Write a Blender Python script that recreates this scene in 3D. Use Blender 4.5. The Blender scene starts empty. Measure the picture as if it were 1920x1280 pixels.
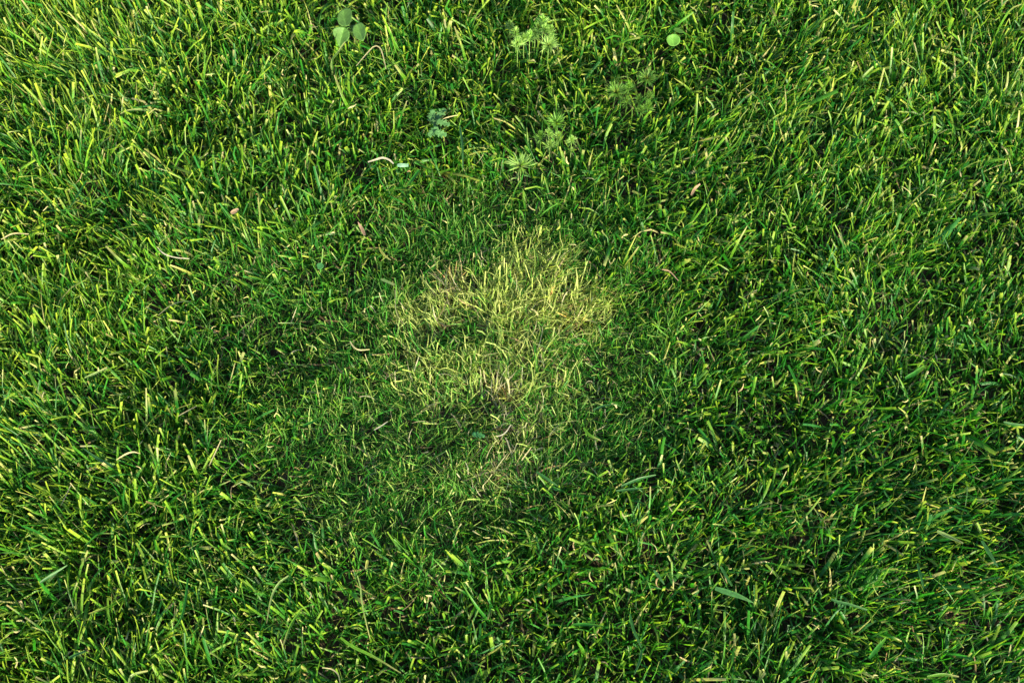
import bpy, math
import numpy as np
from mathutils import Vector

rng = np.random.default_rng(20240611)
S = bpy.context.scene
COL = S.collection

# ------------------------------------------------------------------ camera
D, TILT, LENS = 1.28, math.radians(25.0), 50.0
cam_d = bpy.data.cameras.new('camera')
cam = bpy.data.objects.new('camera', cam_d)
COL.objects.link(cam)
CAM = np.array([0.0, -D * math.sin(TILT), D * math.cos(TILT)])
cam.location = CAM
cam.rotation_euler = (TILT, 0, 0)
cam_d.lens = LENS
cam_d.sensor_width = 36.0
cam_d.clip_start, cam_d.clip_end = 0.01, 200.0
S.camera = cam

# ------------------------------------------------------------------ sky and sun
SUN_EL = math.radians(21.0)
SUN_AZ = math.radians(-58.0)            # where the light comes from, from +X towards +Y
w = bpy.data.worlds.new('World')
S.world = w
w.use_nodes = True
nt = w.node_tree
nt.nodes.clear()
sky = nt.nodes.new('ShaderNodeTexSky')
sky.sky_type = 'NISHITA'
sky.sun_disc = False
sky.sun_elevation = SUN_EL
sky.sun_rotation = math.radians(90.0) - SUN_AZ
bg = nt.nodes.new('ShaderNodeBackground')
bg.inputs['Strength'].default_value = 0.13
wo = nt.nodes.new('ShaderNodeOutputWorld')
nt.links.new(sky.outputs[0], bg.inputs['Color'])
nt.links.new(bg.outputs[0], wo.inputs['Surface'])
sl = bpy.data.lights.new('sun', 'SUN')
sl.energy = 5.0
sl.angle = math.radians(0.6)
sl.color = (1.0, 0.90, 0.62)
sun = bpy.data.objects.new('sun', sl)
COL.objects.link(sun)
sd = Vector((math.cos(SUN_EL) * math.cos(SUN_AZ), math.cos(SUN_EL) * math.sin(SUN_AZ), math.sin(SUN_EL)))
sun.rotation_euler = sd.to_track_quat('Z', 'Y').to_euler()
sun.location = sd * 3
vs = S.view_settings
vs.view_transform = 'Standard'
vs.look = 'None'
vs.exposure = 1.7
vs.gamma = 1.0
vs.use_curve_mapping = False
S.cycles.max_bounces = 8
S.cycles.transmission_bounces = 6
S.cycles.diffuse_bounces = 4

# ------------------------------------------------------------------ where things stand (photo is 1920 x 1280)
F = 1920 * LENS / 36.0
RX = np.array([1.0, 0, 0])
UP = np.array([0.0, math.cos(TILT), math.sin(TILT)])
FW = np.array([0.0, math.sin(TILT), -math.cos(TILT)])


def at(px, py, z=0.0):
    d = FW * F + RX * (px - 960) - UP * (py - 640)
    t = (z - CAM[2]) / d[2]
    return CAM + d * t


def pic(x, y, z=0.02):
    """photo coordinates of ground positions (used only to read the lawn map)"""
    vx, vy, vz = x - CAM[0], y - CAM[1], z - CAM[2]
    dep = vy * FW[1] + vz * FW[2]
    return 960 + F * vx / dep, 640 - F * (vy * UP[1] + vz * UP[2]) / dep


def vnoise(x, y, scale, seed):
    r = np.random.default_rng(seed)
    g = r.random((64, 64))
    u, v = x / scale + 1000, y / scale + 1000
    i, j = np.floor(u).astype(int), np.floor(v).astype(int)
    fu, fv = u - i, v - j
    fu, fv = fu * fu * (3 - 2 * fu), fv * fv * (3 - 2 * fv)
    a, b = g[i % 64, j % 64], g[(i + 1) % 64, j % 64]
    c, d = g[i % 64, (j + 1) % 64], g[(i + 1) % 64, (j + 1) % 64]
    return (a * (1 - fu) + b * fu) * (1 - fv) + (c * (1 - fu) + d * fu) * fv


def fbm(x, y, scale, seed):
    return 0.55 * vnoise(x, y, scale, seed) + 0.3 * vnoise(x, y, scale / 2.1, seed + 1) + 0.15 * vnoise(x, y, scale / 4.3, seed + 2)


def ell(px, py, cx, cy, rx, ry):
    return np.clip(1.25 - np.sqrt(((px - cx) / rx) ** 2 + ((py - cy) / ry) ** 2), 0, 1)


def sstep(a, b, x):
    t = np.clip((x - a) / (b - a), 0, 1)
    return t * t * (3 - 2 * t)


def fine_zone(px, py):
    """where thin fescue replaces the broad ryegrass"""
    m = np.maximum.reduce([ell(px, py, 950, 660, 290, 290) * 1.7, ell(px, py, 800, 850, 290, 210) * 1.2,
                           ell(px, py, 930, 420, 220, 110) * 0.8, ell(px, py, 620, 680, 260, 260) * 0.5])
    return np.clip(m, 0, 1)


def yellow_zone(px, py):
    m = np.maximum.reduce([ell(px, py, 965, 565, 150, 58) * 1.6, ell(px, py, 990, 490, 75, 62) * 1.3,
                           ell(px, py, 803, 588, 62, 36) * 1.7, ell(px, py, 1075, 575, 70, 55) * 1.6,
                           ell(px, py, 1005, 668, 70, 32) * 0.65, ell(px, py, 800, 680, 60, 28) * 0.65, ell(px, py, 855, 530, 40, 30),
                           ell(px, py, 950, 738, 40, 22) * 0.8, ell(px, py, 940, 660, 185, 125) * 0.42])
    hole = np.maximum.reduce([ell(px, py, 868, 580, 28, 34), ell(px, py, 1010, 622, 45, 22) * .8, ell(px, py, 850, 648, 80, 24) * 0.8])
    return np.clip(m - hole * 0.65, 0, 1)


def olive_zone(px, py):
    """thin pale grass round and below the yellow patch"""
    return np.clip(np.maximum.reduce([ell(px, py, 900, 800, 300, 220), ell(px, py, 560, 980, 200, 130) * .9, ell(px, py, 620, 760, 180, 160) * .6]), 0, 1)


def straw_zone(px, py):
    return np.clip(np.maximum.reduce([ell(px, py, 960, 800, 70, 45) * 0.8, ell(px, py, 930, 880, 110, 45) * 0.9,
                                      ell(px, py, 950, 735, 60, 30), ell(px, py, 845, 530, 40, 40), ell(px, py, 980, 700, 200, 160) * 0.12]), 0, 1)


# ------------------------------------------------------------------ relief of the ground
def ground_z(x, y):
    z = (fbm(x, y, 0.16, 3) - 0.5) * 0.030 + (vnoise(x, y, 0.035, 9) - 0.5) * 0.008
    c = at(950, 690)
    r2 = ((x - c[0]) / 0.17) ** 2 + ((y - c[1]) / 0.15) ** 2
    return z + 0.009 * np.exp(-r2 * 0.8)  # low mound added so the sun reaches the fine grass


# ------------------------------------------------------------------ materials
def leaf_material(name, color=None, trans=0.42, rough=0.42, spec=0.45, tboost=(1.7, 1.8, 0.75), vein=0.25, vein_scale=1.0):
    m = bpy.data.materials.new(name)
    m.use_nodes = True
    t = m.node_tree
    t.nodes.clear()
    N, L = t.nodes.new, t.links.new
    out = N('ShaderNodeOutputMaterial')
    pb = N('ShaderNodeBsdfPrincipled')
    pb.inputs['Roughness'].default_value = rough
    pb.inputs['Specular IOR Level'].default_value = spec
    tr = N('ShaderNodeBsdfTranslucent')
    mix = N('ShaderNodeMixShader')
    mix.inputs[0].default_value = trans
    if color is None:
        a = N('ShaderNodeAttribute')
        a.attribute_name = 'tint'
        src = a.outputs['Color']
    else:
        a = N('ShaderNodeRGB')
        a.outputs[0].default_value = (*color, 1)
        src = a.outputs[0]
    # blotches of the leaf itself
    tc = N('ShaderNodeTexCoord')
    no = N('ShaderNodeTexNoise')
    no.inputs['Scale'].default_value = 260.0 * vein_scale
    no.inputs['Detail'].default_value = 3.0
    L(tc.outputs['Object'], no.inputs['Vector'])
    mr = N('ShaderNodeMapRange')
    mr.inputs['From Min'].default_value = 0.3
    mr.inputs['From Max'].default_value = 0.7
    mr.inputs['To Min'].default_value = 1.0 - vein
    mr.inputs['To Max'].default_value = 1.0 + vein
    L(no.outputs['Fac'], mr.inputs['Value'])
    mul = N('ShaderNodeVectorMath')
    mul.operation = 'SCALE'
    L(src, mul.inputs[0])
    L(mr.outputs[0], mul.inputs['Scale'])
    L(mul.outputs[0], pb.inputs['Base Color'])
    tb = N('ShaderNodeVectorMath')
    tb.operation = 'MULTIPLY'
    tb.inputs[1].default_value = tboost
    L(mul.outputs[0], tb.inputs[0])
    L(tb.outputs[0], tr.inputs['Color'])
    L(pb.outputs[0], mix.inputs[1])
    L(tr.outputs[0], mix.inputs[2])
    L(mix.outputs[0], out.inputs['Surface'])
    return m


M_GRASS = leaf_material('grass_leaf', trans=0.45, rough=0.45, spec=0.32)
M_FINE = leaf_material('fine_grass_leaf', trans=0.42, rough=0.5, spec=0.25)
M_STRAW = leaf_material('dead_straw', trans=0.25, rough=0.75, spec=0.2, tboost=(1.1, 1.0, 0.8))
M_CLOVER = leaf_material('clover_leaf', trans=0.25, rough=0.6, spec=0.25, vein=0.16)
M_WEED = leaf_material('weed_leaf', trans=0.35, rough=0.55, spec=0.3, vein=0.15)


def soil_material():
    m = bpy.data.materials.new('dark_soil')
    m.use_nodes = True
    t = m.node_tree
    N, L = t.nodes.new, t.links.new
    pb = t.nodes['Principled BSDF']
    pb.inputs['Roughness'].default_value = 0.95
    pb.inputs['Specular IOR Level'].default_value = 0.1
    tc = N('ShaderNodeTexCoord')
    n1 = N('ShaderNodeTexNoise')
    n1.inputs['Scale'].default_value = 90
    n1.inputs['Detail'].default_value = 8
    L(tc.outputs['Object'], n1.inputs['Vector'])
    cr = N('ShaderNodeValToRGB')
    cr.color_ramp.elements[0].position = 0.3
    cr.color_ramp.elements[0].color = (0.018, 0.013, 0.008, 1)
    cr.color_ramp.elements[1].position = 0.75
    cr.color_ramp.elements[1].color = (0.075, 0.055, 0.032, 1)
    L(n1.outputs['Fac'], cr.inputs[0])
    L(cr.outputs[0], pb.inputs['Base Color'])
    bp = N('ShaderNodeBump')
    bp.inputs['Strength'].default_value = 0.9
    bp.inputs['Distance'].default_value = 0.004
    L(n1.outputs['Fac'], bp.inputs['Height'])
    L(bp.outputs[0], pb.inputs['Normal'])
    return m


# ------------------------------------------------------------------ mesh helpers
def mesh_from(name, V, Fq, tint, mat, parent=None, loc=None):
    me = bpy.data.meshes.new(name)
    V = np.ascontiguousarray(V, dtype=np.float32)
    if loc is not None:
        V = V - np.array(loc, dtype=np.float32)
    Fq = np.ascontiguousarray(Fq, dtype=np.int32)
    k = Fq.shape[1]
    me.vertices.add(len(V))
    me.vertices.foreach_set('co', V.ravel())
    me.loops.add(Fq.size)
    me.loops.foreach_set('vertex_index', Fq.ravel())
    me.polygons.add(len(Fq))
    me.polygons.foreach_set('loop_start', np.arange(0, Fq.size, k, dtype=np.int32))
    me.polygons.foreach_set('use_smooth', np.ones(len(Fq), dtype=bool))
    if tint is not None:
        at_ = me.attributes.new('tint', 'FLOAT_COLOR', 'POINT')
        c = np.ones((len(V), 4), dtype=np.float32)
        c[:, :3] = tint
        at_.data.foreach_set('color', c.ravel())
    me.materials.append(mat)
    me.update(calc_edges=True)
    o = bpy.data.objects.new(name, me)
    COL.objects.link(o)
    if parent is not None:
        o.parent = parent
    if loc is not None:
        o.location = loc
    return o


def tag(o, label=None, cat=None, group=None, kind=None):
    if label:
        o['label'] = label
    if cat:
        o['category'] = cat
    if group:
        o['group'] = group
    if kind:
        o['kind'] = kind
    return o


def empty(name, loc, label, cat, group=None):
    o = bpy.data.objects.new(name, None)
    COL.objects.link(o)
    o.location = loc
    o.empty_display_size = 0.01
    return tag(o, label, cat, group)


def grow(base, length, az, th0, bend, width, twist, spin, blunt, fold, c_base, c_mid, c_tip, tip_len, kink_t, kink_a, azd, K=5, cols=3):
    """vectorised blades of grass: ribbons folded along the midrib"""
    n = len(base)
    ts = np.linspace(0, 1, K + 1)
    P = np.zeros((n, K + 1, 3))
    T = np.zeros((n, K + 1, 3))
    P[:, 0] = base
    step = length / K
    for k in range(K + 1):
        t = ts[k]
        th = th0 + bend * t ** 1.5 + np.where(t > kink_t, kink_a, 0.0)
        a = az + azd * t
        d = np.stack([np.sin(th) * np.cos(a), np.sin(th) * np.sin(a), np.cos(th)], 1)
        T[:, k] = d
        if k < K:
            P[:, k + 1] = P[:, k] + d * step[:, None]
    P[:, 1:, 2] = np.maximum(P[:, 1:, 2], (base[:, 2] + 0.0015)[:, None])
    V = np.zeros((n, K + 1, cols, 3), dtype=np.float32)
    C = np.zeros((n, K + 1, cols, 3), dtype=np.float32)
    for k in range(K + 1):
        t = ts[k]
        a = az + azd * t
        side = np.stack([-np.sin(a), np.cos(a), np.zeros(n)], 1)
        nor = np.cross(T[:, k], side)
        ang = twist + spin * t
        s = side * np.cos(ang)[:, None] + nor * np.sin(ang)[:, None]
        nn = np.cross(T[:, k], s)
        prof_taper = np.minimum(1.0, 0.65 + 1.6 * t) * np.clip((1 - t) ** 0.65 * 1.15, 0.06, 1.0)
        prof_blunt = np.minimum(1.0, 0.6 + 1.3 * t) * (1 - 0.12 * t)
        wv = width * (prof_blunt * blunt + prof_taper * (1 - blunt)) * 0.5
        q = P[:, k]
        V[:, k, 0] = q - s * wv[:, None]
        V[:, k, -1] = q + s * wv[:, None]
        if cols == 3:
            V[:, k, 1] = q + nn * (wv * fold)[:, None]
        if t < 0.45:
            u = t / 0.45
            c = c_base * (1 - u) + c_mid * u
        else:
            u = np.clip((t - (1 - tip_len)) / np.maximum(tip_len, 1e-3), 0, 1)[:, None]
            c = c_mid * (1 - u) + c_tip * u
        C[:, k] = c[:, None, :]
    idx = np.arange(n * (K + 1) * cols).reshape(n, K + 1, cols)
    qs = []
    for j in range(cols - 1):
        qs.append(np.stack([idx[:, :-1, j], idx[:, :-1, j + 1], idx[:, 1:, j + 1], idx[:, 1:, j]], -1).reshape(-1, 4))
    return V.reshape(-1, 3), np.concatenate(qs), C.reshape(-1, 3)


def lerp(a, b, u):
    return np.asarray(a)[None] * (1 - u[:, None]) + np.asarray(b)[None] * u[:, None]


# greens of the living leaf, straw of the dead one
DEEP = np.array([0.011, 0.090, 0.011])
BLUE = np.array([0.022, 0.118, 0.028])
MID = np.array([0.023, 0.146, 0.012])
LIME = np.array([0.095, 0.236, 0.016])
YEL = np.array([0.330, 0.340, 0.075])
PALE = np.array([0.400, 0.390, 0.140])
STRAW = np.array([0.390, 0.345, 0.180])
TAN = np.array([0.270, 0.165, 0.075])
GREY = np.array([0.320, 0.300, 0.230])

# ------------------------------------------------------------------ the ground
g = np.linspace(-1, 1, 181)
gx = np.sign(g) * np.abs(g) ** 2.2 * 8.0
gx = np.sign(g) * (np.abs(g) * 1.1 + np.abs(g) ** 6 * 7.0)
X, Y = np.meshgrid(gx, gx, indexing='ij')
fade = 1 - sstep(1.0, 2.0, np.hypot(X, Y))
GZ = ground_z(X, Y) * fade
n_ = len(gx)
ii = np.arange(n_ * n_).reshape(n_, n_)
GF = np.stack([ii[:-1, :-1], ii[1:, :-1], ii[1:, 1:], ii[:-1, 1:]], -1).reshape(-1, 4)
ground = mesh_from('ground', np.stack([X, Y, GZ], -1).reshape(-1, 3), GF, None, soil_material())
tag(ground, kind='structure')

WEEDS = [(646, 34, 20), (641, 67, 22), (675, 60, 18), (1262, 75, 18), (820, 220, 20), (818, 245, 18), (962, 60, 18), (975, 80, 18), (993, 64, 18), (1018, 42, 22), (1033, 66, 22),
         (1155, 168, 20), (1180, 160, 16), (1213, 146, 16), (1178, 188, 16), (1208, 192, 24), (1043, 230, 22), (1015, 251, 18), (1040, 254, 22), (1072, 259, 17), (976, 308, 22), (600, 498, 12)]


def weed_gap(x, y, h):
    """grass gives way where another plant stands"""
    px, py = pic(x, y, h)
    k = np.ones(len(x))
    for cx, cy, r in WEEDS:
        k = np.minimum(k, np.clip(((px - cx) ** 2 + ((py - cy)) ** 2) / r ** 2, 0.0, 1.0) ** 1.5)
    return rng.random(len(x)) < 0.15 + 0.85 * k


# ------------------------------------------------------------------ lawn, broad blades
XL, YB, YT = 0.66, -0.50, 0.62


def scatter(n):
    x = rng.uniform(-XL, XL, n)
    y = rng.uniform(YB, YT, n)
    return x, y


def common(x, y):
    px, py = pic(x, y)
    return px, py


def lawn_grass(n):
    ns = n // 3
    x, y = scatter(ns)
    px, py = common(x, y)
    fz = fine_zone(px, py)
    keep = rng.random(ns) > np.clip(fz * 0.98, 0, 0.95)
    clump = fbm(x, y, 0.05, 21)
    keep &= rng.random(ns) < 0.50 + 0.95 * clump
    keep &= weed_gap(x, y, 0.03) & weed_gap(x, y, 0.012)
    x, y = x[keep], y[keep]
    x, y = np.repeat(x, 3), np.repeat(y, 3)
    m = len(x)
    saz = np.repeat(rng.uniform(0, 2 * np.pi, m // 3), 3)
    off = rng.uniform(0.0, 0.0022, m)
    fan = saz + np.tile([0.0, 0.9, -1.0], m // 3) * np.repeat(rng.choice([0.5, 1.0, 2.3], m // 3), 3) + rng.normal(0, 0.35, m)
    x, y = x + off * np.cos(fan), y + off * np.sin(fan)
    px, py = common(x, y)
    fz = fine_zone(px, py)
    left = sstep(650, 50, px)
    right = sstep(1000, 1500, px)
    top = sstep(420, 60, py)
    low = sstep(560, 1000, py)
    z = ground_z(x, y)
    # prevailing lean of the sward
    lx = -0.34 * left + 0.25 * right * (0.4 + low) + (fbm(x, y, 0.10, 41) - 0.5) * 2.2
    ly = 0.24 * left * (1 - 0.6 * low) + 0.10 + (fbm(x, y, 0.10, 51) - 0.5) * 2.2
    th0 = np.abs(rng.normal(0.42, 0.30, m))
    dx, dy = np.sin(th0) * np.cos(fan) + lx * 0.55, np.sin(th0) * np.sin(fan) + ly * 0.55
    az = np.arctan2(dy, dx)
    th0 = np.arctan(np.hypot(dx, dy))
    hgt = 0.031 + 0.009 * left + 0.004 * top + (fbm(x, y, 0.09, 61) - 0.5) * 0.022 - 0.010 * fz
    length = hgt * np.repeat(rng.uniform(0.75, 1.12, m // 3), 3) * rng.uniform(0.55, 1.2, m) / np.maximum(np.cos(th0), 0.55)
    short = rng.random(m) < 0.22
    length = np.where(short, length * 0.6, length)
    bend = rng.normal(0.40, 0.65, m)
    bend = np.where(rng.random(m) < 0.22, rng.uniform(0.9, 2.0, m), bend)
    width = np.clip(np.repeat(rng.gamma(9.0, 0.00021, m // 3), 3) * rng.uniform(0.75, 1.25, m), 0.0007, 0.0042) * (1 - 0.45 * np.minimum(fz * 1.5, 1)) * (1 - 0.12 * left)
    blunt = np.where(rng.random(m) < 0.62, rng.uniform(0.7, 1.0, m), rng.uniform(0, 0.2, m))
    kink = rng.random(m) < 0.15
    kink_t = np.where(kink, rng.uniform(0.35, 0.8, m), 9)
    kink_a = rng.uniform(0.5, 1.6, m)
    # leaf colour, with the sunnier left and top and dim lower right tinted in
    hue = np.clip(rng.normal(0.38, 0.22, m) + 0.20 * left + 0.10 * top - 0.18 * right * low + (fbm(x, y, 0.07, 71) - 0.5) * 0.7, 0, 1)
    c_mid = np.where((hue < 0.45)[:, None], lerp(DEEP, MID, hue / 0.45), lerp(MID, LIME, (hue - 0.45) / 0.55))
    bl = rng.random(m) < 0.18
    c_mid = np.where(bl[:, None], c_mid * 0.4 + BLUE[None] * 0.6, c_mid)
    c_mid = c_mid * rng.uniform(0.8, 1.2, m)[:, None]
    old = rng.random(m) < 0.035
    c_mid = np.where(old[:, None], lerp(YEL, STRAW, rng.random(m)) * 0.9, c_mid)
    c_base = c_mid * 0.75 + np.array([0.16, 0.19, 0.06])[None] * 0.25
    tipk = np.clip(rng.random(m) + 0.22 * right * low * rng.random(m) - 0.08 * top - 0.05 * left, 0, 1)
    c_tip = np.where((tipk < 0.50)[:, None], c_mid * 0.25 + lerp(LIME * np.array([1.3, 1, 1]), np.array([0.32, 0.36, 0.03]), np.clip(rng.random(m) * 0.75 + 0.35 * left + 0.25 * top, 0, 1)) * 0.9,  # sun's golden highlight put into tip colour, strongest at left and top
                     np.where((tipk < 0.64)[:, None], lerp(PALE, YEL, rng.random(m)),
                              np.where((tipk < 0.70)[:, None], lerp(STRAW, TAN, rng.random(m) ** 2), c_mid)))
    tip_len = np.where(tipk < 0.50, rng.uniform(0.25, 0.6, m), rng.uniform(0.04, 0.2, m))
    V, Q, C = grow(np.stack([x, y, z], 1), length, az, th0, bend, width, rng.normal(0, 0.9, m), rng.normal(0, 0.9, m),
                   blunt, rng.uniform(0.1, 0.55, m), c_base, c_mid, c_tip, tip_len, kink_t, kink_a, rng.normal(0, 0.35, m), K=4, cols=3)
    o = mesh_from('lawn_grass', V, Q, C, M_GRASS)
    tag(o, 'mown green lawn grass with blunt cut tips covering the ground', 'grass', kind='stuff')


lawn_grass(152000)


def fescue(n):
    x, y = scatter(n)
    px, py = common(x, y)
    fz = fine_zone(px, py)
    yz = yellow_zone(px, py)
    keep = (rng.random(n) < np.minimum(fz * 1.5, 1.0) * 0.95 + 0.07 + yz * 0.3)
    keep &= rng.random(n) < 0.55 + 0.9 * fbm(x, y, 0.03, 121)
    keep &= weed_gap(x, y, 0.022)
    x, y, px, py, fz, yz = (q[keep] for q in (x, y, px, py, fz, yz))
    sz = straw_zone(px, py)
    m = len(x)
    z = ground_z(x, y)
    flow = (fbm(x, y, 0.05, 131) * 4 * np.pi)
    az = flow + rng.normal(0, 1.0, m)
    # in the yellow clumps the leaves fan out up and to the right
    ya = np.arctan2(0.5 + 0.0 * x, (px - 930) / 160.0)
    isy = rng.random(m) < np.clip(yz * 1.15 + (fbm(x, y, 0.03, 141) - 0.5) * 1.1 * (yz > 0.08), 0, 0.9)
    az = np.where(isy & (rng.random(m) < 0.7), ya + rng.normal(0, 0.75, m), az)
    th0 = np.abs(rng.normal(0.85, 0.42, m)) + 0.15 * isy
    length = np.clip(rng.normal(0.0215, 0.006, m), 0.009, 0.045) * (1 + 0.1 * isy) * (1.35 - 0.35 * np.minimum(fz * 2, 1))
    bend = rng.normal(0.3, 1.1, m)
    width = np.clip(rng.normal(0.00092, 0.00025, m), 0.0005, 0.0017) * (1 + 0.12 * isy)
    hue = np.clip(rng.normal(0.55, 0.25, m) + 0.1 * sz, 0, 1)
    c_mid = np.where((hue < 0.5)[:, None], lerp(DEEP, MID * 1.15, hue / 0.5), lerp(MID * 1.15, LIME * 1.15 + np.array([0.03, 0.02, 0.03]), (hue - 0.5) / 0.5))
    yy = lerp(np.array([0.20, 0.30, 0.05]), np.array([0.42, 0.44, 0.16]), np.clip(rng.normal(0.5, 0.3, m), 0, 1))
    oz = olive_zone(px, py)
    pale_ = rng.random(m) < 0.08 + 0.34 * oz
    c_mid = np.where(pale_[:, None], c_mid * 0.35 + yy * 0.65, c_mid)
    c_mid = np.where(isy[:, None], yy, c_mid)
    dry = rng.random(m) < 0.015 + 0.30 * sz + 0.02 * yz + 0.02 * oz
    c_mid = np.where(dry[:, None], lerp(STRAW, GREY, rng.random(m)), c_mid)
    c_mid = c_mid * rng.uniform(0.8, 1.2, m)[:, None]
    c_base = np.where(isy[:, None], c_mid * 0.6 + lerp(YEL, TAN, np.clip(rng.normal(0.05, 0.25, m), 0, 1)) * 0.4, c_mid * 0.9 + STRAW[None] * 0.04)
    tipk = rng.random(m)
    c_tip = np.where((tipk < 0.35)[:, None], c_mid * 0.5 + PALE[None] * 0.5, c_mid)
    V, Q, C = grow(np.stack([x, y, z], 1), length, az, th0, bend, width, rng.normal(0, 0.8, m), rng.normal(0, 1.0, m),
                   np.where(rng.random(m) < 0.3, 0.9, 0.1), np.zeros(m), c_base, c_mid, c_tip, rng.uniform(0.2, 0.5, m),
                   np.where(rng.random(m) < 0.12, rng.uniform(0.3, 0.8, m), 9), rng.uniform(-1.4, 1.4, m), rng.normal(0, 0.9, m), K=5, cols=2)
    o = mesh_from('fescue_grass', V, Q, C, M_FINE)
    tag(o, 'thin curly fescue grass with a pale yellow patch in the middle', 'grass', kind='stuff')


fescue(315000)


def thatch(n):
    x, y = scatter(n)
    px, py = common(x, y)
    sz = straw_zone(px, py)
    keep = rng.random(n) < 0.34 + 0.6 * sz - 0.22 * fine_zone(px, py)
    x, y, sz = x[keep], y[keep], sz[keep]
    m = len(x)
    z = ground_z(x, y) + rng.uniform(0.001, 0.009, m) + sz * rng.uniform(0, 0.010, m)
    c = lerp(STRAW, TAN, rng.random(m)) * rng.uniform(0.25, 1.0, m)[:, None]
    V, Q, C = grow(np.stack([x, y, z], 1), rng.uniform(0.008, 0.03, m), rng.uniform(0, 6.28, m), rng.normal(1.5, 0.2, m), rng.normal(0, 0.5, m),
                   rng.uniform(0.0007, 0.0018, m), rng.normal(0, 0.8, m), rng.normal(0, 1, m), np.full(m, 0.6), np.zeros(m), c, c, c * 1.1,
                   np.full(m, 0.3), np.full(m, 9.0), np.zeros(m), rng.normal(0, 0.8, m), K=4, cols=2)
    o = mesh_from('dead_thatch', V, Q, C, M_STRAW)
    tag(o, 'brown dead thatch of old clippings under the green grass', 'thatch', kind='stuff')


thatch(26000)


def clippings(n):
    """short cut bits that lie loose on top of the sward"""
    x, y = scatter(n)
    m = n
    px, py = common(x, y)
    fz = fine_zone(px, py)
    z = ground_z(x, y) + rng.uniform(0.014, 0.030, m) - 0.008 * fz
    k = rng.random(m)
    c = np.where((k < 0.65)[:, None], lerp(PALE, STRAW, rng.random(m)), np.where((k < 0.78)[:, None], lerp(TAN, STRAW, rng.random(m)), lerp(LIME, YEL, rng.random(m))))
    V, Q, C = grow(np.stack([x, y, z], 1), rng.uniform(0.003, 0.011, m), rng.uniform(0, 6.28, m), rng.normal(1.45, 0.35, m), rng.normal(0, 0.7, m),
                   rng.uniform(0.0006, 0.0018, m), rng.normal(0, 0.8, m), rng.normal(0, 1.2, m), np.full(m, 0.5), np.full(m, 0.3), c, c, c * 1.05,
                   np.full(m, 0.3), np.full(m, 9.0), np.zeros(m), rng.normal(0, 1.0, m), K=4, cols=3)
    o = mesh_from('grass_clippings', V, Q, C, M_STRAW)
    tag(o, 'tiny pale dry clippings caught among the green blades', 'clippings', kind='stuff')


clippings(1200)


def outer_lawn(n):
    x = rng.uniform(-1.6, 1.6, n)
    y = rng.uniform(-1.5, 1.7, n)
    out = (np.abs(x) > XL) | (y < YB) | (y > YT)
    x, y = x[out], y[out]
    m = len(x)
    fade = 1 - sstep(1.0, 2.0, np.hypot(x, y))
    z = ground_z(x, y) * fade
    c = lerp(DEEP, LIME, np.clip(rng.normal(0.45, 0.3, m), 0, 1))
    V, Q, C = grow(np.stack([x, y, z], 1), rng.uniform(0.025, 0.05, m), rng.uniform(0, 6.28, m), np.abs(rng.normal(0.4, 0.3, m)), rng.normal(0.5, 0.5, m),
                   rng.uniform(0.003, 0.006, m), rng.normal(0, 0.6, m), rng.normal(0, 0.6, m), np.full(m, 0.6), np.zeros(m), c, c, c,
                   np.full(m, 0.3), np.full(m, 9.0), np.zeros(m), rng.normal(0, 0.3, m), K=3, cols=2)
    o = mesh_from('surrounding_grass', V, Q, C, M_GRASS)
    tag(o, 'rest of the green lawn around the photographed piece', 'grass', kind='stuff')


outer_lawn(40000)

# ------------------------------------------------------------------ single plants and blades that stand out of the sward
def spot(px, py, h):
    """a point h metres above the soil where the photo shows (px, py)"""
    p = at(px, py, 0.02)
    for _ in range(3):
        p = at(px, py, float(ground_z(p[0:1], p[1:2])[0]) + h)
    return p


def spline(P, n):
    P = np.asarray(P, float)
    if len(P) == 2:
        mid = (P[0] + P[1]) / 2
        P = np.array([P[0], mid, P[1]])
    Q = np.concatenate([[2 * P[0] - P[1]], P, [2 * P[-1] - P[-2]]])
    out = []
    m = len(P) - 1
    for u in np.linspace(0, m, n):
        i = min(int(u), m - 1)
        t = u - i
        a, b, c, d = Q[i:i + 4]
        out.append(0.5 * (2 * b + (c - a) * t + (2 * a - 5 * b + 4 * c - d) * t * t + (3 * b - a - 3 * c + d) * t ** 3))
    return np.array(out)


def ribbon_data(P, width, c0, c1, taper=0.1, fold=0.35, roll=0.0, n=12, tip_from=0.7, facing=(0, -0.35, 1.0)):
    C = spline(P, n)
    T = np.gradient(C, axis=0)
    T /= np.linalg.norm(T, axis=1)[:, None]
    f = np.array(facing, float)
    f /= np.linalg.norm(f)
    V = np.zeros((n, 3, 3))
    K = np.zeros((n, 3, 3))
    r = np.random.default_rng(int(abs(P[0][0]) * 1e6) % 2 ** 31)
    for i in range(n):
        t = i / (n - 1)
        sd_ = np.cross(f, T[i])
        sd_ /= max(np.linalg.norm(sd_), 1e-6)
        nr = np.cross(T[i], sd_)
        a = roll * (0.4 + t)
        sd_, nr = sd_ * math.cos(a) + nr * math.sin(a), nr * math.cos(a) - sd_ * math.sin(a)
        wv = 0.5 * width * min(1, 0.6 + 1.5 * t) * (taper + (1 - taper) * min(1.0, (1 - t) * 2.2) ** 0.7) * (1 + r.normal(0, 0.03))
        V[i] = [C[i] - sd_ * wv, C[i] - nr * wv * fold, C[i] + sd_ * wv]
        u = sstep(tip_from, 1.0, np.array(t))
        K[i] = (np.asarray(c0) * (1 - u) + np.asarray(c1) * u) * (1 + r.normal(0, 0.05))
        K[i, 1] = K[i, 1] * 0.75
        K[i, 0] = K[i, 0] * 1.15  # dark midrib; one edge tinted lighter as shading of the fold
    ix = np.arange(n * 3).reshape(n, 3)
    Q = np.concatenate([np.stack([ix[:-1, j], ix[:-1, j + 1], ix[1:, j + 1], ix[1:, j]], -1) for j in (0, 1)])
    return V.reshape(-1, 3), Q, K.reshape(-1, 3)


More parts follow.
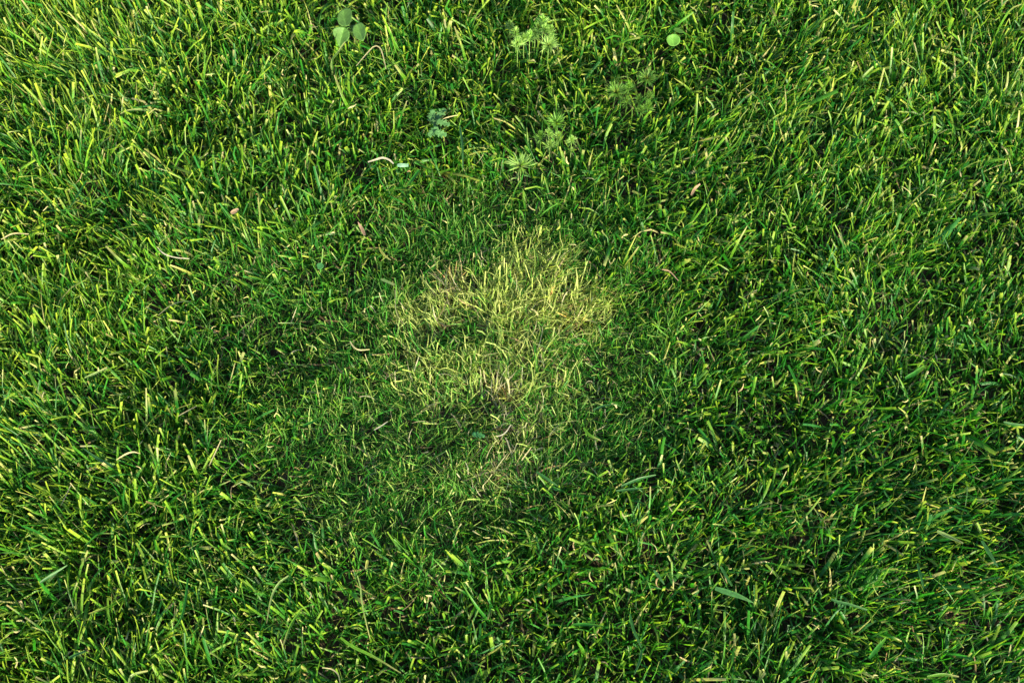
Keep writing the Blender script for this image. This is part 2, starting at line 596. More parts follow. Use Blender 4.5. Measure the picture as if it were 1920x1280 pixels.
COLS = {
    'green': (MID * 1.1, LIME), 'lime': (LIME * 0.95, PALE * 0.8), 'dark': (DEEP * 1.2, MID), 'blue': (np.array([0.030, 0.120, 0.026]), np.array([0.060, 0.165, 0.045])),
    'bluepale': (np.array([0.040, 0.138, 0.036]), np.array([0.085, 0.200, 0.065])), 'yellow': (YEL * 0.9, PALE), 'limeyellow': (LIME, YEL),  # blue and bluepale hold the sky's sheen in the blade colour
    'pale': (np.array([0.22, 0.31, 0.10]), PALE * .9), 'straw': (STRAW, STRAW * 1.1), 'grey': (GREY, GREY * 1.15), 'pink': (np.array([0.29, 0.19, 0.12]), np.array([0.36, 0.25, 0.17])),
    'tipstraw': (LIME * 0.8, PALE), 'aqua': (np.array([0.12, 0.26, 0.19]), np.array([0.14, 0.28, 0.21])),
}


def blade(name, cat, label, pts, width, col, h0=None, h1=0.036, taper=0.5, lying=False, fold=0.5, roll=None, group=None, tip_from=0.55):
    """a single leaf: path in photo points from its root (or one end) to its tip"""
    k = len(pts)
    if h0 is None:
        h0 = h1 if lying else 0.012
    hs = [h0 + (h1 - h0) * math.sin(0.5 * math.pi * i / (k - 1)) for i in range(k)]
    P = [spot(a, b, h) for (a, b), h in zip(pts, hs)]
    if not lying:                                            # the foot of the leaf goes down into the sward
        foot = P[0] + (P[0] - P[1]) * 0.25
        foot[2] = float(ground_z(foot[0:1], foot[1:2])[0]) + 0.001
        P = [foot] + P
    c0, c1 = COLS[col]
    if roll is None:
        roll = rng.normal(0, 0.35)
    V, Q, C = ribbon_data(P, width, c0, c1, taper=taper, fold=fold, roll=roll, tip_from=tip_from)
    o = mesh_from(name, V, Q, C, M_STRAW if col in ('straw', 'grey', 'pink') else M_GRASS, loc=tuple(P[0]))
    return tag(o, label, cat, group)


GB, DS = 'single grass blades that stand out of the lawn', 'dry straws lying in the lawn'


def gb(label, pts, width=2.6, col='green', **k):
    return blade('grass_blade', 'grass blade', label, pts, width * 0.0009, col, group=GB, **k)  # a single leaf blade, not a shoot


def ds(label, pts, width=1.3, col='straw', lying=True, **k):
    k.setdefault('h1', 0.034)
    return blade('dry_straw', 'dry straw', label, pts, width * 0.0008, col, lying=lying, group=DS, **k)


# top left
gb('bright lime blade leaning out over the left edge near the top corner', [(62, 132), (28, 108), (-2, 84)], 2.8, 'lime', h1=.05)
gb('long lime blade leaning up left between yellow tipped blades near top left corner', [(108, 122), (84, 88), (60, 52)], 3.0, 'lime', h1=.05)
gb('pale leaf bent over flat to the left, right of the top left corner tuft', [(312, 230), (285, 209), (246, 206), (226, 214)], 2.6, 'pale', h1=.045)
gb('long dark green blade leaning up left with narrow tip, upper left', [(402, 250), (385, 210), (365, 170)], 2.6, 'green', taper=.15, h1=.05)
gb('tall lime blade rising to a cut tip left below the clover', [(660, 216), (642, 180), (627, 141)], 3.2, 'lime', h1=.05)
gb('pale green blade standing across the foot of the lowest clover leaflet', [(622, 117), (634, 98), (647, 79)], 2.6, 'pale', h1=.058, h0=.035)
gb('wide lime blade with notched bright tip right below the clover', [(764, 154), (754, 140), (741, 122)], 3.6, 'lime', h1=.045, taper=.8)
gb('thin upright blade with a yellow tip, right of the tall lime blade', [(737, 262), (739, 236), (738, 208)], 1.8, 'limeyellow', h1=.045)
gb('long pale lime blade leaning up left between clover and feathery weeds', [(876, 122), (866, 88), (852, 50)], 2.6, 'lime', h1=.048)
gb('pair-like narrow blue green blade hanging down above the centre', [(862, 235), (867, 275), (868, 318)], 2.4, 'bluepale', h1=.042, lying=True, taper=.3)
# top middle and right
gb('yellow green blade entering from the top edge above the feathery weed', [(976, 44), (984, 24), (993, -4)], 2.4, 'limeyellow', h1=.052)
gb('slim blade with straw yellow upper half right of the feathery weed', [(1188, 73), (1174, 42), (1156, 10)], 2.2, 'tipstraw', h1=.05, tip_from=.2)
gb('yellow tipped blade leaning up left beside the dark feathery weed', [(1306, 186), (1288, 164), (1264, 147)], 3.0, 'limeyellow', h1=.046, taper=.2)
gb('broad blue green upright blade right of the round leaf', [(1372, 88), (1373, 55), (1375, 22)], 3.4, 'blue', h1=.05, taper=.7)
gb('green blade slanting up right just above the round leaf', [(1244, 68), (1270, 46), (1300, 23)], 3.2, 'green', h1=.042, taper=.8)
gb('bright blade with rounded tip standing in the upper right', [(1638, 206), (1648, 166), (1658, 128)], 2.8, 'lime', h1=.05, taper=.8)
gb('lime blade arching to the top right corner', [(1862, 80), (1878, 44), (1896, 18), (1916, 8)], 2.4, 'lime', h1=.055, taper=.3)
gb('blue green blade slanting down right in the upper right', [(1625, 95), (1640, 112), (1654, 128)], 2.6, 'blue', lying=True, h1=.040)
# left
gb('straight dark green blade slanting down left near the left edge', [(162, 339), (140, 374), (117, 411)], 3.0, 'green', lying=True, h1=.046, taper=.4)
gb('long arching green blade with its tip up left, left of centre', [(390, 438), (345, 424), (310, 394)], 3.0, 'green', h1=.046, taper=.3)
ds('pale thin straw arching out over the left edge', [(2, 449), (25, 438), (54, 439)], 1.6, h1=.046)
ds('whitish curved straw lying like a hook left of centre', [(295, 464), (308, 476), (330, 483), (355, 485)], 1.3, 'grey', h1=.045)
ds('long straw curving up right, left of the fine grass', [(297, 591), (318, 574), (337, 566), (358, 565)], 1.4, h1=.042)
gb('bright lime blade leaning up left in the left half', [(250, 510), (225, 488), (198, 461)], 3.0, 'lime', h1=.047)
gb('blade with strong yellow tip left of the fine grass', [(362, 516), (342, 506), (319, 497)], 2.4, 'yellow', h1=.042)
gb('tall straight lime blade left of the fine grass', [(490, 452), (488, 410), (484, 370)], 2.6, 'lime', h1=.05)
blade('dead_leaf', 'dead leaf', 'pinkish brown dead leaf among green blades left of centre', [(433, 400), (440, 396), (447, 392)], .004, 'pink', lying=True, h1=.038, taper=.4, group='dead brown leaves in the lawn')
blade('dead_leaf', 'dead leaf', 'pointed pale brown dead leaf above the left end of the yellow patch', [(684, 441), (679, 430), (671, 416)], .0032, 'pink', lying=True, h1=.032, taper=.1, group='dead brown leaves in the lawn')
# bottom left
gb('long lime blade kinked down right near the left edge, lower half', [(53, 668), (55, 690), (63, 718), (84, 754)], 2.2, 'lime', lying=True, h1=.05)
gb('straight upright pale blade in the lower left', [(275, 800), (275, 765), (274, 727)], 1.9, 'pale', h1=.05)
gb('pale cut blade lying up right in the lower left', [(159, 708), (180, 699), (201, 689)], 2.2, 'pale', lying=True, h1=.046, taper=.8)
gb('blue green pointed leaf lying down right in the lower left', [(212, 874), (184, 860), (153, 838)], 3.0, 'bluepale', lying=True, h1=.042, taper=.1)
ds('bent pale straw beside the blue green pointed leaf', [(218, 862), (236, 851), (250, 847), (263, 850)], 1.6, h1=.045)
gb('bright lime blade pair leaning up left, left of the lower fine grass', [(374, 903), (364, 878), (353, 853)], 3.2, 'lime', h1=.046)
ds('short pale straw slanting up right in the left lower half', [(334, 780), (352, 770), (369, 761)], 1.3, h1=.042)
ds('pale straw slanting down left beside the lime blade pair', [(415, 824), (404, 848), (392, 873)], 1.4, h1=.04)
ds('yellowish straw slanting steeply near the left bottom', [(133, 909), (124, 928), (114, 948)], 1.4, h1=.044)
gb('long green blade lying down right near the left edge, bottom quarter', [(40, 985), (70, 997), (102, 1017)], 2.4, 'green', lying=True, h1=.048)
gb('broad blue green leaf lying up right in the bottom left', [(75, 1092), (100, 1075), (126, 1059)], 2.8, 'bluepale', lying=True, h1=.045, taper=.25)
gb('bright bent blade lying across the bottom left', [(252, 1108), (215, 1131), (192, 1141), (166, 1150)], 2.6, 'limeyellow', h1=.048, taper=.3)
gb('long curved blade running down left in the bottom left', [(352, 1083), (348, 1120), (338, 1162), (314, 1189)], 2.4, 'green', lying=True, h1=.045, taper=.3)
gb('pale hooked blade at the bottom edge, left half', [(241, 1279), (246, 1267), (258, 1261), (277, 1257)], 2.2, 'pale', lying=True, h1=.047)
gb('short blue green cut blade near the bottom left corner', [(129, 1233), (144, 1226), (160, 1220)], 2.6, 'bluepale', lying=True, h1=.046, taper=.9)
# around the fine grass
gb('pale blunt cut blade piece lying left of the yellow patch', [(714, 523), (726, 528), (740, 534)], 3.0, 'pale', lying=True, h1=.030, taper=.95, fold=.1)
ds('thin straw stem hanging down left of the yellow patch', [(741, 543), (742, 578), (748, 596), (758, 608)], .9, h1=.028)
gb('yellow curved blade above the left end of the yellow patch', [(711, 463), (718, 476), (733, 488)], 2.2, 'yellow', lying=True, h1=.032, taper=.3)
gb('slim lime blade slanting down left above the fine grass', [(656, 466), (648, 486), (639, 506)], 2.0, 'lime', lying=True, h1=.034)
gb('broad green blade slanting down left above the yellow patch', [(786, 318), (774, 335), (761, 351)], 3.2, 'green', lying=True, h1=.042, taper=.6)
ds('pale curled straw left of the green hollow in the fine grass', [(656, 639), (663, 650), (674, 656), (693, 655)], 1.7, h1=.030)
ds('whitish stalk with a star shaped end in the lower fine grass', [(701, 806), (714, 799), (727, 790)], 1.3, 'grey', h1=.028)
gb('green blunt blade lying up right, left in the lower fine grass', [(568, 798), (585, 791), (603, 781)], 2.6, 'green', lying=True, h1=.036, taper=.7)
ds('white curled straw in the thin spot below the yellow patch', [(930, 818), (942, 815), (951, 807), (957, 797)], 1.3, 'grey', h1=.024)
ds('straight pale straw slanting up right below the thin spot', [(978, 863), (987, 851), (996, 838)], 1.2, h1=.024)
gb('bright lime leaf lying down right of the thin spot', [(1094, 801), (1105, 815), (1127, 826)], 2.6, 'lime', lying=True, h1=.034, taper=.3)
gb('upper of two pale blue green blades lying side by side right below the patch', [(1165, 911), (1200, 897), (1230, 890)], 2.4, 'bluepale', lying=True, h1=.036, taper=.3)
gb('lower of two pale blue green blades lying side by side right below the patch', [(1155, 920), (1182, 917), (1206, 915)], 2.2, 'bluepale', lying=True, h1=.034, taper=.3)
gb('pale green blade lying level to the right of the yellow patch foot', [(1112, 769), (1130, 761), (1154, 757)], 2.2, 'bluepale', lying=True, h1=.034, taper=.4)
gb('blue green blade lying down right below the straw spot', [(1006, 884), (1024, 896), (1046, 911)], 2.4, 'bluepale', lying=True, h1=.028, taper=.3)
gb('upper of two long yellowish blades right above the yellow patch', [(1170, 491), (1180, 468), (1193, 441)], 2.2, 'limeyellow', h1=.046, tip_from=.2)
gb('lower of two long yellowish blades right above the yellow patch', [(1172, 499), (1184, 482), (1198, 462)], 2.0, 'yellow', h1=.042)
# right
gb('long lime blade slanting up right, right of the yellow patch', [(1365, 493), (1382, 458), (1401, 424)], 2.6, 'lime', h1=.05, taper=.25)
ds('brown straw arching right of the yellow patch', [(1241, 505), (1256, 509), (1272, 526)], 1.3, 'pink', h1=.042)
blade('dead_leaf', 'dead leaf', 'pinkish dead blade tip bent over, upper right of the yellow patch', [(1296, 366), (1303, 354), (1313, 345)], .0026, 'pink', lying=True, h1=.042, taper=.4, group='dead brown leaves in the lawn')
gb('slim pale tipped blade leaning up left in the right half', [(1488, 438), (1477, 410), (1464, 383)], 2.4, 'tipstraw', h1=.046, taper=.2, tip_from=.75)
gb('blue green straight blade slanting down left in the right half', [(1563, 536), (1557, 550), (1549, 568)], 2.4, 'bluepale', lying=True, h1=.044, taper=.6)
gb('blue green blade running out over the right edge', [(1882, 791), (1900, 795), (1926, 797)], 2.4, 'bluepale', lying=True, h1=.045)
gb('straight green blade hanging down right, right of the fine grass', [(1478, 684), (1488, 705), (1498, 730)], 2.4, 'green', lying=True, h1=.044, taper=.6)
gb('thin yellow blade standing near the right bottom quarter', [(1726, 960), (1731, 936), (1737, 912)], 1.6, 'yellow', h1=.05, taper=.2)
gb('broad rounded green blade lying up right near the right edge', [(1697, 709), (1714, 700), (1734, 686)], 3.6, 'green', lying=True, h1=.046, taper=.85)
# bottom
gb('pale flat cut leaf lying down right in the bottom right, with a dark midrib', [(1757, 995), (1780, 1006), (1806, 1018)], 4.0, 'pale', lying=True, h1=.048, taper=.6, fold=.55)
gb('long blue green leaf hanging down right of the pale flat leaf', [(1841, 1013), (1855, 1036), (1871, 1062)], 3.4, 'bluepale', lying=True, h1=.044, taper=.3)
gb('wide dark green leaf slanting up right at the bottom right', [(1630, 1233), (1646, 1214), (1663, 1193)], 3.8, 'green', lying=True, h1=.044, taper=.2)
gb('whitish bent leaf lying level in the bottom right', [(1558, 1122), (1572, 1128), (1592, 1132), (1626, 1143)], 2.4, 'bluepale', lying=True, h1=.046, taper=.5)
gb('bright lime blade lying level along the bottom edge at right', [(1739, 1268), (1768, 1264), (1798, 1268)], 2.6, 'lime', lying=True, h1=.046, taper=.4)
gb('narrow blue green blade hanging straight down in the bottom right', [(1720, 1055), (1726, 1078), (1732, 1101)], 2.6, 'blue', lying=True, h1=.044, taper=.4)
gb('broad blue grey leaf lying down right at the bottom, widest of its kind', [(1341, 1102), (1362, 1109), (1386, 1117), (1414, 1130)], 5.2, 'bluepale', lying=True, h1=.047, taper=.1, fold=.2)
gb('straight blue green blade above the broad blue grey leaf', [(1351, 1061), (1361, 1078), (1373, 1098)], 2.8, 'blue', lying=True, h1=.046, taper=.8)
gb('blue green blade slanting down right in the lower middle', [(1226, 1068), (1235, 1080), (1246, 1095)], 2.8, 'bluepale', lying=True, h1=.044, taper=.3)
gb('long green blade bending down right at the bottom, right of centre', [(1181, 1150), (1188, 1180), (1203, 1214)], 2.6, 'blue', lying=True, h1=.044, taper=.3)
gb('pale blue blade curving down left at the bottom, right of centre', [(1203, 1217), (1199, 1240), (1189, 1264)], 2.4, 'bluepale', lying=True, h1=.043, taper=.3)
gb('green blade lying level in the bottom centre', [(1074, 1170), (1100, 1170), (1132, 1173)], 2.6, 'green', lying=True, h1=.044, taper=.4)
gb('long thin jointed stem running down in the bottom centre', [(670, 1078), (676, 1100), (678, 1125), (686, 1165), (694, 1197)], 1.3, 'pale', lying=True, h1=.042, taper=.7, fold=.8)
gb('long lime blade lying down right at the bottom edge, left of centre', [(638, 1194), (660, 1211), (700, 1230), (752, 1261)], 2.8, 'lime', lying=True, h1=.046, taper=.2)
gb('long pointed blade leaning up left in the bottom middle', [(916, 1164), (892, 1134), (866, 1093)], 2.6, 'green', h1=.046, taper=.15)
gb('lime leaf with bright tip leaning up left in the lower left middle', [(583, 1086), (572, 1070), (558, 1060)], 3.2, 'limeyellow', h1=.042, taper=.6)
gb('short yellow leaf chip in the lower middle', [(689, 1049), (688, 1057), (686, 1066)], 2.6, 'yellow', lying=True, h1=.042, taper=.7)
ds('pale curved straw curling to the bottom edge, left of centre', [(604, 1251), (622, 1254), (634, 1264), (638, 1280)], 1.3, h1=.044)
gb('long curved blade sweeping down left, left bottom middle', [(541, 1079), (522, 1094), (509, 1120), (500, 1168)], 2.0, 'pale', lying=True, h1=.044, taper=.3)
gb('green curved blade sweeping down left at the bottom', [(561, 1147), (545, 1172), (530, 1212)], 2.4, 'lime', lying=True, h1=.043, taper=.3)
# the two small curiosities below the clover
ds('thick greyish white straw arched below the clover', [(690, 304), (706, 299), (718, 296), (730, 300), (738, 307)], 2.2, 'grey', h1=.046, taper=.7)
blade('cut_leaf', 'cut leaf', 'pale aqua green piece of cut leaf beside the arched grey straw', [(745, 310), (755, 310), (766, 310)], .0036, 'aqua', lying=True, h1=.044, taper=.9, fold=.1)
ds('tan straw arched over to the right below the clover', [(668, 124), (686, 103), (702, 87), (713, 91), (719, 108), (724, 130)], 1.5, h1=.05)
ds('short whitish stick lying across the lobed grey green weed', [(831, 223), (844, 219), (859, 216)], 1.1, h1=.05)


# ------------------------------------------------------------------ broad leaves
def leaf_mesh(name, outline, centre, h, normal, tint, mat, parent, cup=0.15, rings=7, wave=0.0, thick=0.00035, crease=0.0, axis=None):
    """a leaf whose outline is met on a plane of its own; dished towards the middle"""
    C = spot(centre[0], centre[1], h)
    nrm = np.array(normal, float)
    nrm /= np.linalg.norm(nrm)
    O = []
    for (a, b) in outline:
        d = FW * F + RX * (a - 960) - UP * (b - 640)
        t = np.dot(C - CAM, nrm) / np.dot(d, nrm)
        O.append(CAM + d * t)
    O = spline(O + [O[0]], len(outline) * 5 + 1)[:-1]
    n = len(O)
    R = np.linalg.norm(O - C, axis=1).mean()
    V, K = [C - nrm * cup * R], [np.asarray(tint)]
    r_ = np.random.default_rng(int(centre[0] * 7 + centre[1]))
    for i in range(1, rings + 1):
        u = i / rings
        ph = np.arange(n) / n * 2 * np.pi
        zz = -cup * R * (1 - u * u) + wave * R * u * np.sin(ph * 3 + 1)
        L = (O - C) * u
        kk = np.ones(n)
        if axis is not None:                                  # folded along its midrib, with side veins
            d_ = RX * axis[0] + np.array([0, -1.0, 0]) * axis[1]
            d_ = d_ - nrm * np.dot(d_, nrm)
            d_ /= np.linalg.norm(d_)
            off = np.abs(L @ np.cross(nrm, d_)) / R
            zz = zz + crease * R * off
            al = (L @ d_) / R
            kk = 1.0 + 0.35 * np.exp(-(off / 0.09) ** 2) + 0.10 * np.sin((al + off * 0.9) * 16.0)
        L = L * (1 + r_.normal(0, 0.012, n)[:, None] * u)
        V += list(C + L + nrm[None] * zz[:, None])
        K += list(np.asarray(tint)[None] * (kk * (1 + r_.normal(0, 0.07, n)))[:, None])
    Fc = []
    for j in range(n):
        Fc.append((0, 1 + j, 1 + (j + 1) % n, 1 + (j + 1) % n))
    Q = []
    for i in range(rings - 1):
        a, b = 1 + i * n, 1 + (i + 1) * n
        for j in range(n):
            Q.append((a + j, b + j, b + (j + 1) % n, a + (j + 1) % n))
    me = bpy.data.meshes.new(name)
    V = np.array(V)
    base = np.array(C)
    me.from_pydata([tuple(v) for v in V - base], [], [f[:3] for f in Fc] + Q)
    me.polygons.foreach_set('use_smooth', np.ones(len(me.polygons), dtype=bool))
    at_ = me.attributes.new('tint', 'FLOAT_COLOR', 'POINT')
    c = np.ones((len(V), 4), dtype=np.float32)
    c[:, :3] = np.array(K)
    at_.data.foreach_set('color', c.ravel())
    me.materials.append(mat)
    o = bpy.data.objects.new(name, me)
    COL.objects.link(o)
    if parent is not None:
        o.parent = parent
        o.location = base - np.array(parent.location)
    else:
        o.location = base
    if thick:
        md = o.modifiers.new('thickness', 'SOLIDIFY')
        md.thickness = thick
        md.offset = 0
    return o, C


def tube(name, P, r0, r1, tint, mat, parent, n=8, sides=6):
    C = spline(P, n)
    T = np.gradient(C, axis=0)
    T /= np.linalg.norm(T, axis=1)[:, None]
    V = []
    for i in range(n):
        a = np.cross(T[i], [0.3, 0.2, 0.9])
        a /= max(np.linalg.norm(a), 1e-6)
        b = np.cross(T[i], a)
        r = r0 + (r1 - r0) * i / (n - 1)
        for k in range(sides):
            t = 2 * np.pi * k / sides
            V.append(C[i] + (a * math.cos(t) + b * math.sin(t)) * r)
    ix = np.arange(n * sides).reshape(n, sides)
    Q = np.stack([ix[:-1], np.roll(ix, -1, 1)[:-1], np.roll(ix, -1, 1)[1:], ix[1:]], -1).reshape(-1, 4)
    V = np.array(V) - np.array(parent.location)
    return mesh_from(name, V, Q, np.tile(np.asarray(tint)[None], (len(V), 1)), mat, parent)


def floor_at(p):
    return np.array([p[0], p[1], float(ground_z(np.array([p[0]]), np.array([p[1]]))[0]) + 0.001])


# three-leaved clover
CLV = np.array([0.062, 0.140, 0.028])
root = floor_at(spot(657, 70, 0.0))
clover = empty('clover_plant', root, 'grey green clover with three large leaflets near the top edge', 'clover')
lo, c1 = leaf_mesh('leaflet', [(636, 24), (644, 17), (652, 17), (658, 23), (659, 34), (657, 45), (650, 50), (641, 51), (634, 47), (632, 40), (633, 31)], (646, 34), .050, (0.25, -0.05, 1), CLV * 0.92, M_CLOVER, clover, cup=.10, crease=.35, axis=(.25, 1))
lo, c2 = leaf_mesh('leaflet', [(624, 57), (631, 52), (642, 51), (650, 54), (655, 62), (655, 71), (650, 78), (643, 84), (637, 90), (634, 84), (630, 74), (625, 66)], (641, 66), .049, (0.1, -0.55, 1), CLV * 1.05, M_CLOVER, clover, cup=.12, crease=.35, axis=(-.2, 1))
lo, c3 = leaf_mesh('leaflet', [(663, 50), (668, 45), (676, 43), (682, 47), (686, 57), (686, 67), (682, 76), (677, 77), (669, 73), (663, 66), (662, 58)], (674, 60), .050, (-0.2, -0.2, 1), CLV * 1.15, M_CLOVER, clover, cup=.12, crease=.3, axis=(.35, 1))
lo, c4 = leaf_mesh('leaflet', [(653, 50), (660, 47), (666, 52), (666, 60), (658, 62), (653, 58)], (659, 55), .042, (0, -0.2, 1), CLV * 0.6, M_CLOVER, clover, cup=.1)
lo['label'] = 'small darker leaflet half hidden behind the others'
hub = spot(657, 54, .043)
tube('stem', [root, root * 0.5 + hub * 0.5 + [0.002, 0, 0], hub], .0008, .0006, CLV * 1.4, M_CLOVER, clover)
for e, s_ in ((c1, (653, 48)), (c2, (650, 55)), (c3, (663, 58))):
    q = spot(*s_, .0485)
    tube('leaf_stalk', [hub, (hub + q) / 2 + [0, 0, .002], q], .0006, .0004, CLV * 1.5, M_CLOVER, clover, n=5)

# the round leaf
RND = np.array([0.080, 0.205, 0.028])
root = floor_at(spot(1266, 80, 0.0))
rp = empty('round_leaf_plant', root, 'single round pale green leaf facing up near the top edge right of centre', 'round leaf')
lo, c = leaf_mesh('leaf', [(1249, 75), (1252, 68), (1258, 65), (1265, 64), (1271, 67), (1275, 73), (1274, 80), (1269, 85), (1262, 87), (1255, 85), (1251, 80)], (1262, 75), .052, (0.05, -0.5, 1), RND, M_CLOVER, rp, cup=.16, crease=.12, axis=(.1, 1))
tube('stem', [root, (root + c) / 2 + [.002, .002, 0], c - [0, 0, .002]], .0007, .0005, RND, M_CLOVER, rp)
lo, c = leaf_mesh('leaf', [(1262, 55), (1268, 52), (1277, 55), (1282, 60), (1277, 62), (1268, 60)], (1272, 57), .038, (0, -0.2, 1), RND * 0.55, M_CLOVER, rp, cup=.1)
lo['label'] = 'darker second leaf half hidden behind a blade'

root = floor_at(spot(600, 499, 0.0))
rp2 = empty('round_leaf_plant', root, 'tiny dark green round leaf deep in the grass left of the yellow patch', 'round leaf')
lo, c = leaf_mesh('leaf', [(593, 497), (597, 493), (603, 493), (607, 498), (604, 503), (597, 504)], (600, 498), .030, (0, -0.2, 1), np.array([0.035, 0.14, 0.04]), M_CLOVER, rp2, cup=.1)
tube('stem', [root, (root + c) / 2, c - [0, 0, .001]], .0005, .0004, RND * .6, M_CLOVER, rp2, n=4)


def lobed(cx, cy, ang, ln, wd, seed):
    r_ = np.random.default_rng(seed)
    ca, sa = math.cos(ang), math.sin(ang)
    pts = []
    k = 4
    for sgn in (1, -1):
        seq = range(2 * k + 1) if sgn == 1 else range(2 * k - 1, -1, -1)
        for i in seq:
            t = i / (2 * k)
            env = math.sin(math.pi * min(0.95, 0.12 + 0.85 * t)) ** 0.7
            rad = wd * env * (1.0 if i % 2 else 0.42) * r_.uniform(0.85, 1.15)
            if i == 2 * k:
                rad = 0
            along = (t - 0.5) * ln + (0.05 * ln if i % 2 else 0)
            pts.append((cx + ca * along - sa * rad * sgn, cy + sa * along + ca * rad * sgn))
    return pts


LOB = np.array([0.065, 0.165, 0.050])
root = floor_at(spot(822, 236, 0.0))
lw = empty('lobed_weed', root, 'grey green weed with deeply cut leaves left of the feathery weeds', 'weed')
for i, (cx, cy, an, ln, wd, dk) in enumerate([(826, 213, -0.8, 26, 9, 1.0), (809, 217, 1.9, 24, 8, 1.0), (831, 230, 0.3, 26, 8, 1.0), (812, 247, 2.4, 24, 9, 1.1),
                                             (826, 250, 0.25, 24, 8, 1.15), (816, 231, 1.2, 20, 7, .75)]):
    lo, c = leaf_mesh('leaf', lobed(cx, cy, an, ln, wd, 500 + i), (cx, cy), .046 - .003 * (i == 5), (0.2 * math.cos(an), -0.3, 1), LOB * dk, M_WEED, lw, cup=.12, rings=4, wave=.1)
    tube('leaf_stalk', [root, (root + c) / 2 + [.001, 0, .004], c - [0, 0, .001]], .0006, .0004, LOB, M_WEED, lw, n=5)

root = floor_at(spot(897, 816, 0.0))
tw = empty('toothed_seedling', root, 'small blue green toothed leaf in the fine grass below the yellow patch', 'seedling')
lo, c = leaf_mesh('leaf', lobed(897, 815, 0.15, 24, 7, 610), (897, 815), .019, (0, -0.2, 1), np.array([0.035, 0.150, 0.045]), M_WEED, tw, cup=.1, rings=3)
tube('stem', [root, (root + c) / 2, c - [0, 0, .001]], .0005, .0004, LOB, M_WEED, tw, n=4)


# ------------------------------------------------------------------ feathery weeds: whorls of needle leaves on short stems
def sprig(parent, px, py, rad_px, h, tint, heart, seed, lean=(0, 0), needles=84, spiky=False):
    r_ = np.random.default_rng(seed)
    top = spot(px, py, h + 0.002)
    rad = 1.0 * rad_px * np.linalg.norm(top - CAM) / F
    base = floor_at(top - np.array([lean[0], lean[1], 0]) * rad)
    axis = top - base
    m = needles
    t = r_.random(m) ** 0.6
    stem_len = min(0.55, 1.5 * rad / np.linalg.norm(axis))
    P0 = base + axis * (1 - stem_len * (1 - t))[:, None]
    if spiky:
        P0 = np.repeat(top[None], m, 0) - np.array([0, 0, 0.002])
        th = np.abs(r_.normal(0.95, 0.35, m))
        ln = rad * r_.uniform(0.8, 1.25, m)
    else:
        th = 1.75 - 1.45 * t + r_.normal(0, 0.18, m)
        ln = rad * (1.05 - 0.45 * t) * r_.uniform(0.85, 1.15, m)
    az = np.arange(m) * 2.39996 + r_.normal(0, 0.3, m)
    k = (r_.random(m) < 0.12)
    c = np.asarray(tint)[None] * r_.uniform(0.85, 1.15, m)[:, None]
    c0 = np.where((t > 0.75)[:, None], np.asarray(heart)[None], c * 0.9)
    V, Q, C = grow(P0, ln, az, th, r_.normal(-0.35, 0.3, m) if not spiky else r_.normal(0.15, 0.3, m), np.full(m, rad * (0.12 if not spiky else 0.11)), r_.normal(0, 0.3, m), r_.normal(0, 0.4, m),
                   np.full(m, 0.15), np.full(m, 0.3), c0, c, c * 1.25, np.full(m, 0.4), np.full(m, 9.0), np.zeros(m), r_.normal(0, 0.25, m), K=4, cols=3)
    pl = np.array(parent.location)
    o = mesh_from('sprig', V - pl, Q, C, M_WEED, parent)
    s_ = tube('stem', [base, (base + top) / 2, top - np.array([0, 0, 0.001])], .0006, .0004, np.asarray(tint) * 0.7, M_WEED, parent, n=4, sides=5)
    s_.parent = o
    return o


FEA = np.array([0.220, 0.360, 0.090])
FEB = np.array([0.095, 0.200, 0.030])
GOLD = np.array([0.26, 0.26, 0.05])
BRN = np.array([0.24, 0.15, 0.03])


def feathery(label, sprigs):
    r0 = floor_at(spot(sprigs[0][0], sprigs[0][1] + 10, 0.0))
    e = empty('feathery_weed', r0, label, 'weed', 'feathery needle leaved weeds')
    for i, sg in enumerate(sprigs):
        sprig(e, *sg[:4], sg[4], sg[5], 900 + int(sg[0]), **(sg[6] if len(sg) > 6 else {}))
    return e


BUSHY = [
    (956, 43, 11, .045, FEA * .8, FEA), (967, 58, 15, .050, FEA, FEA), (970, 76, 15, .052, FEA * 1.05, GOLD), (993, 64, 16, .052, FEA * 1.1, FEA),
    (1018, 34, 15, .052, FEA * 1.15, FEA * 1.2), (1009, 48, 14, .048, FEA * .9, GOLD), (1033, 52, 13, .048, FEA * .95, FEA), (1034, 70, 14, .050, FEA, FEA), (1028, 84, 16, .050, FEA * .9, BRN, dict(spiky=True)),
    (982, 68, 12, .049, FEA * .95, FEA), (1003, 60, 12, .048, FEA * .9, FEA), (1022, 50, 13, .052, FEA * 1.1, FEA)]
feathery('largest and palest feathery weed, bushy, at the top edge', [(a, b, r * 1.15, h + .003) + tuple(q) for a, b, r, h, *q in BUSHY])
feathery('darkest feathery weed, half sunk in grass, right of the other two', [
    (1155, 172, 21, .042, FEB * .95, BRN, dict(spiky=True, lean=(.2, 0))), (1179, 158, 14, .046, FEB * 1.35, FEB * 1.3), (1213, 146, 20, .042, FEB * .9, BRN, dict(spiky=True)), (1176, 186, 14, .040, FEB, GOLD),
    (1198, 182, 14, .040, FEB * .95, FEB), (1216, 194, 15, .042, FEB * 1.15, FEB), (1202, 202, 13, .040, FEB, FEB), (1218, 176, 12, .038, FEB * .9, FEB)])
feathery('smaller feathery weed with five loose sprigs, nearest to the yellow patch', [
    (1043, 229, 20, .046, FEB * 1.35, BRN, dict(spiky=True)), (1014, 251, 15, .042, FEB * 1.25, GOLD), (1029, 247, 14, .046, FEA * .95, FEA), (1047, 252, 14, .046, FEA * .9, GOLD), (1072, 259, 14, .048, FEA * .95, FEA), (1031, 266, 14, .044, FEA * .8, FEA)])
r0 = floor_at(spot(976, 312, 0))
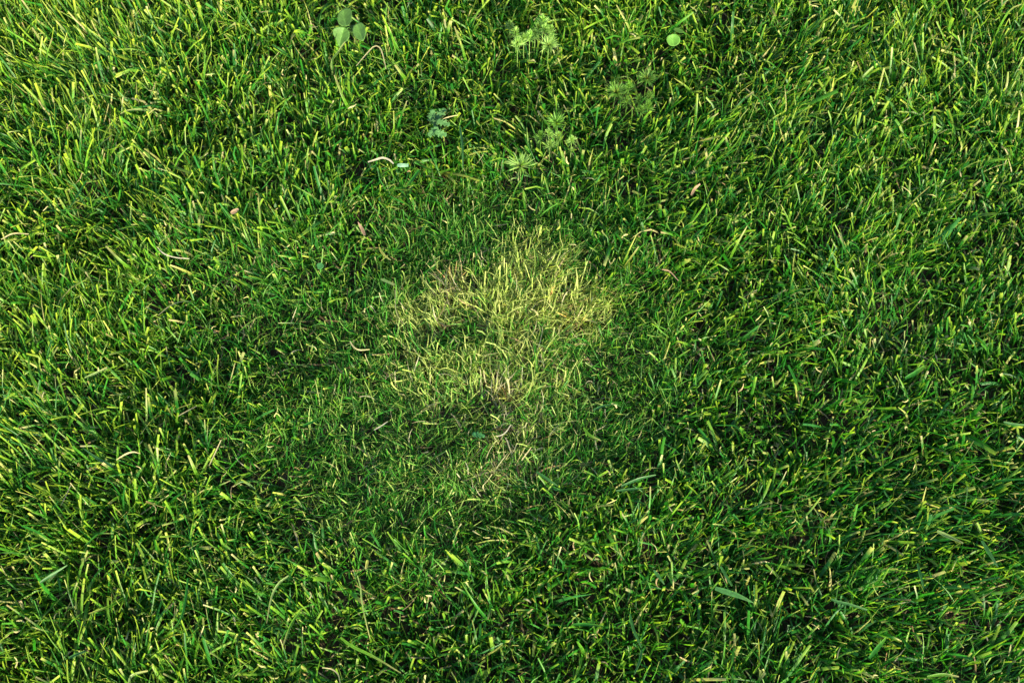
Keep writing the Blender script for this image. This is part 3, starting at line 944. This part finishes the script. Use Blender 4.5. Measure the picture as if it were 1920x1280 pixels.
e = empty('spiky_tuft', r0, 'yellowish star of stiff needle leaves alone between feathery weed and yellow patch', 'weed')
sprig(e, 976, 310, 28, .040, FEA * .85, STRAW * .8, 977, needles=54, spiky=True)


# ------------------------------------------------------------------ dead and yellowing tufts in the patch
def tuft(label, px, py, n, cols_, ln, wd, seed, h=0.004, name='grass_tuft'):
    r_ = np.random.default_rng(seed)
    b = spot(px, py, h)
    b = floor_at(b)
    e = empty(name, b, label, 'grass tuft', 'discoloured tufts in the fine grass')
    for i in range(n):
        c = cols_[r_.integers(len(cols_))] * r_.uniform(0.85, 1.15)
        off = np.array([r_.normal(0, .0035), r_.normal(0, .003), 0])
        V, Q, C = grow((off)[None], np.array([ln * r_.uniform(.6, 1.15)]), np.array([r_.uniform(0, 6.28)]), np.abs(r_.normal([0.75], .35)), r_.normal([.4], .5), np.array([wd * r_.uniform(.7, 1.3)]),
                       r_.normal([0.0], .5), r_.normal([0.0], .6), np.array([.1]), np.array([.3]), (c * .8)[None], c[None], (c * .6 + PALE * .5)[None], np.array([.4]), np.array([9.0]), np.array([0.0]), r_.normal([0.0], .6), K=6, cols=3)
        mesh_from('blade', V, Q, C, M_STRAW, e)
    return e


tuft('dead reddish brown tuft at the upper left rim of the yellow patch', 846, 532, 22, [TAN, TAN * .6, np.array([.34, .2, .07]), YEL], .024, .0016, 71)
tuft('small orange yellow tuft below the middle of the yellow patch', 950, 742, 18, [np.array([.42, .30, .06]), YEL, np.array([.40, .24, .06])], .018, .0013, 72)
tuft('brownish tuft in the middle of the yellow patch', 1028, 568, 16, [TAN, np.array([.36, .22, .07]), YEL, STRAW], .020, .0013, 73)
tuft('orange tinged tuft at the right end of the yellow patch', 1078, 605, 14, [np.array([.42, .30, .07]), YEL, STRAW], .022, .0014, 74)
tuft('bleached grey straw tuft in the thin spot below the yellow patch', 945, 800, 16, [GREY, STRAW, GREY * .8], .020, .0010, 75)
tuft('bleached pale straw tuft lowest in the fine grass', 930, 885, 18, [GREY, STRAW, PALE * .8], .020, .0011, 76)
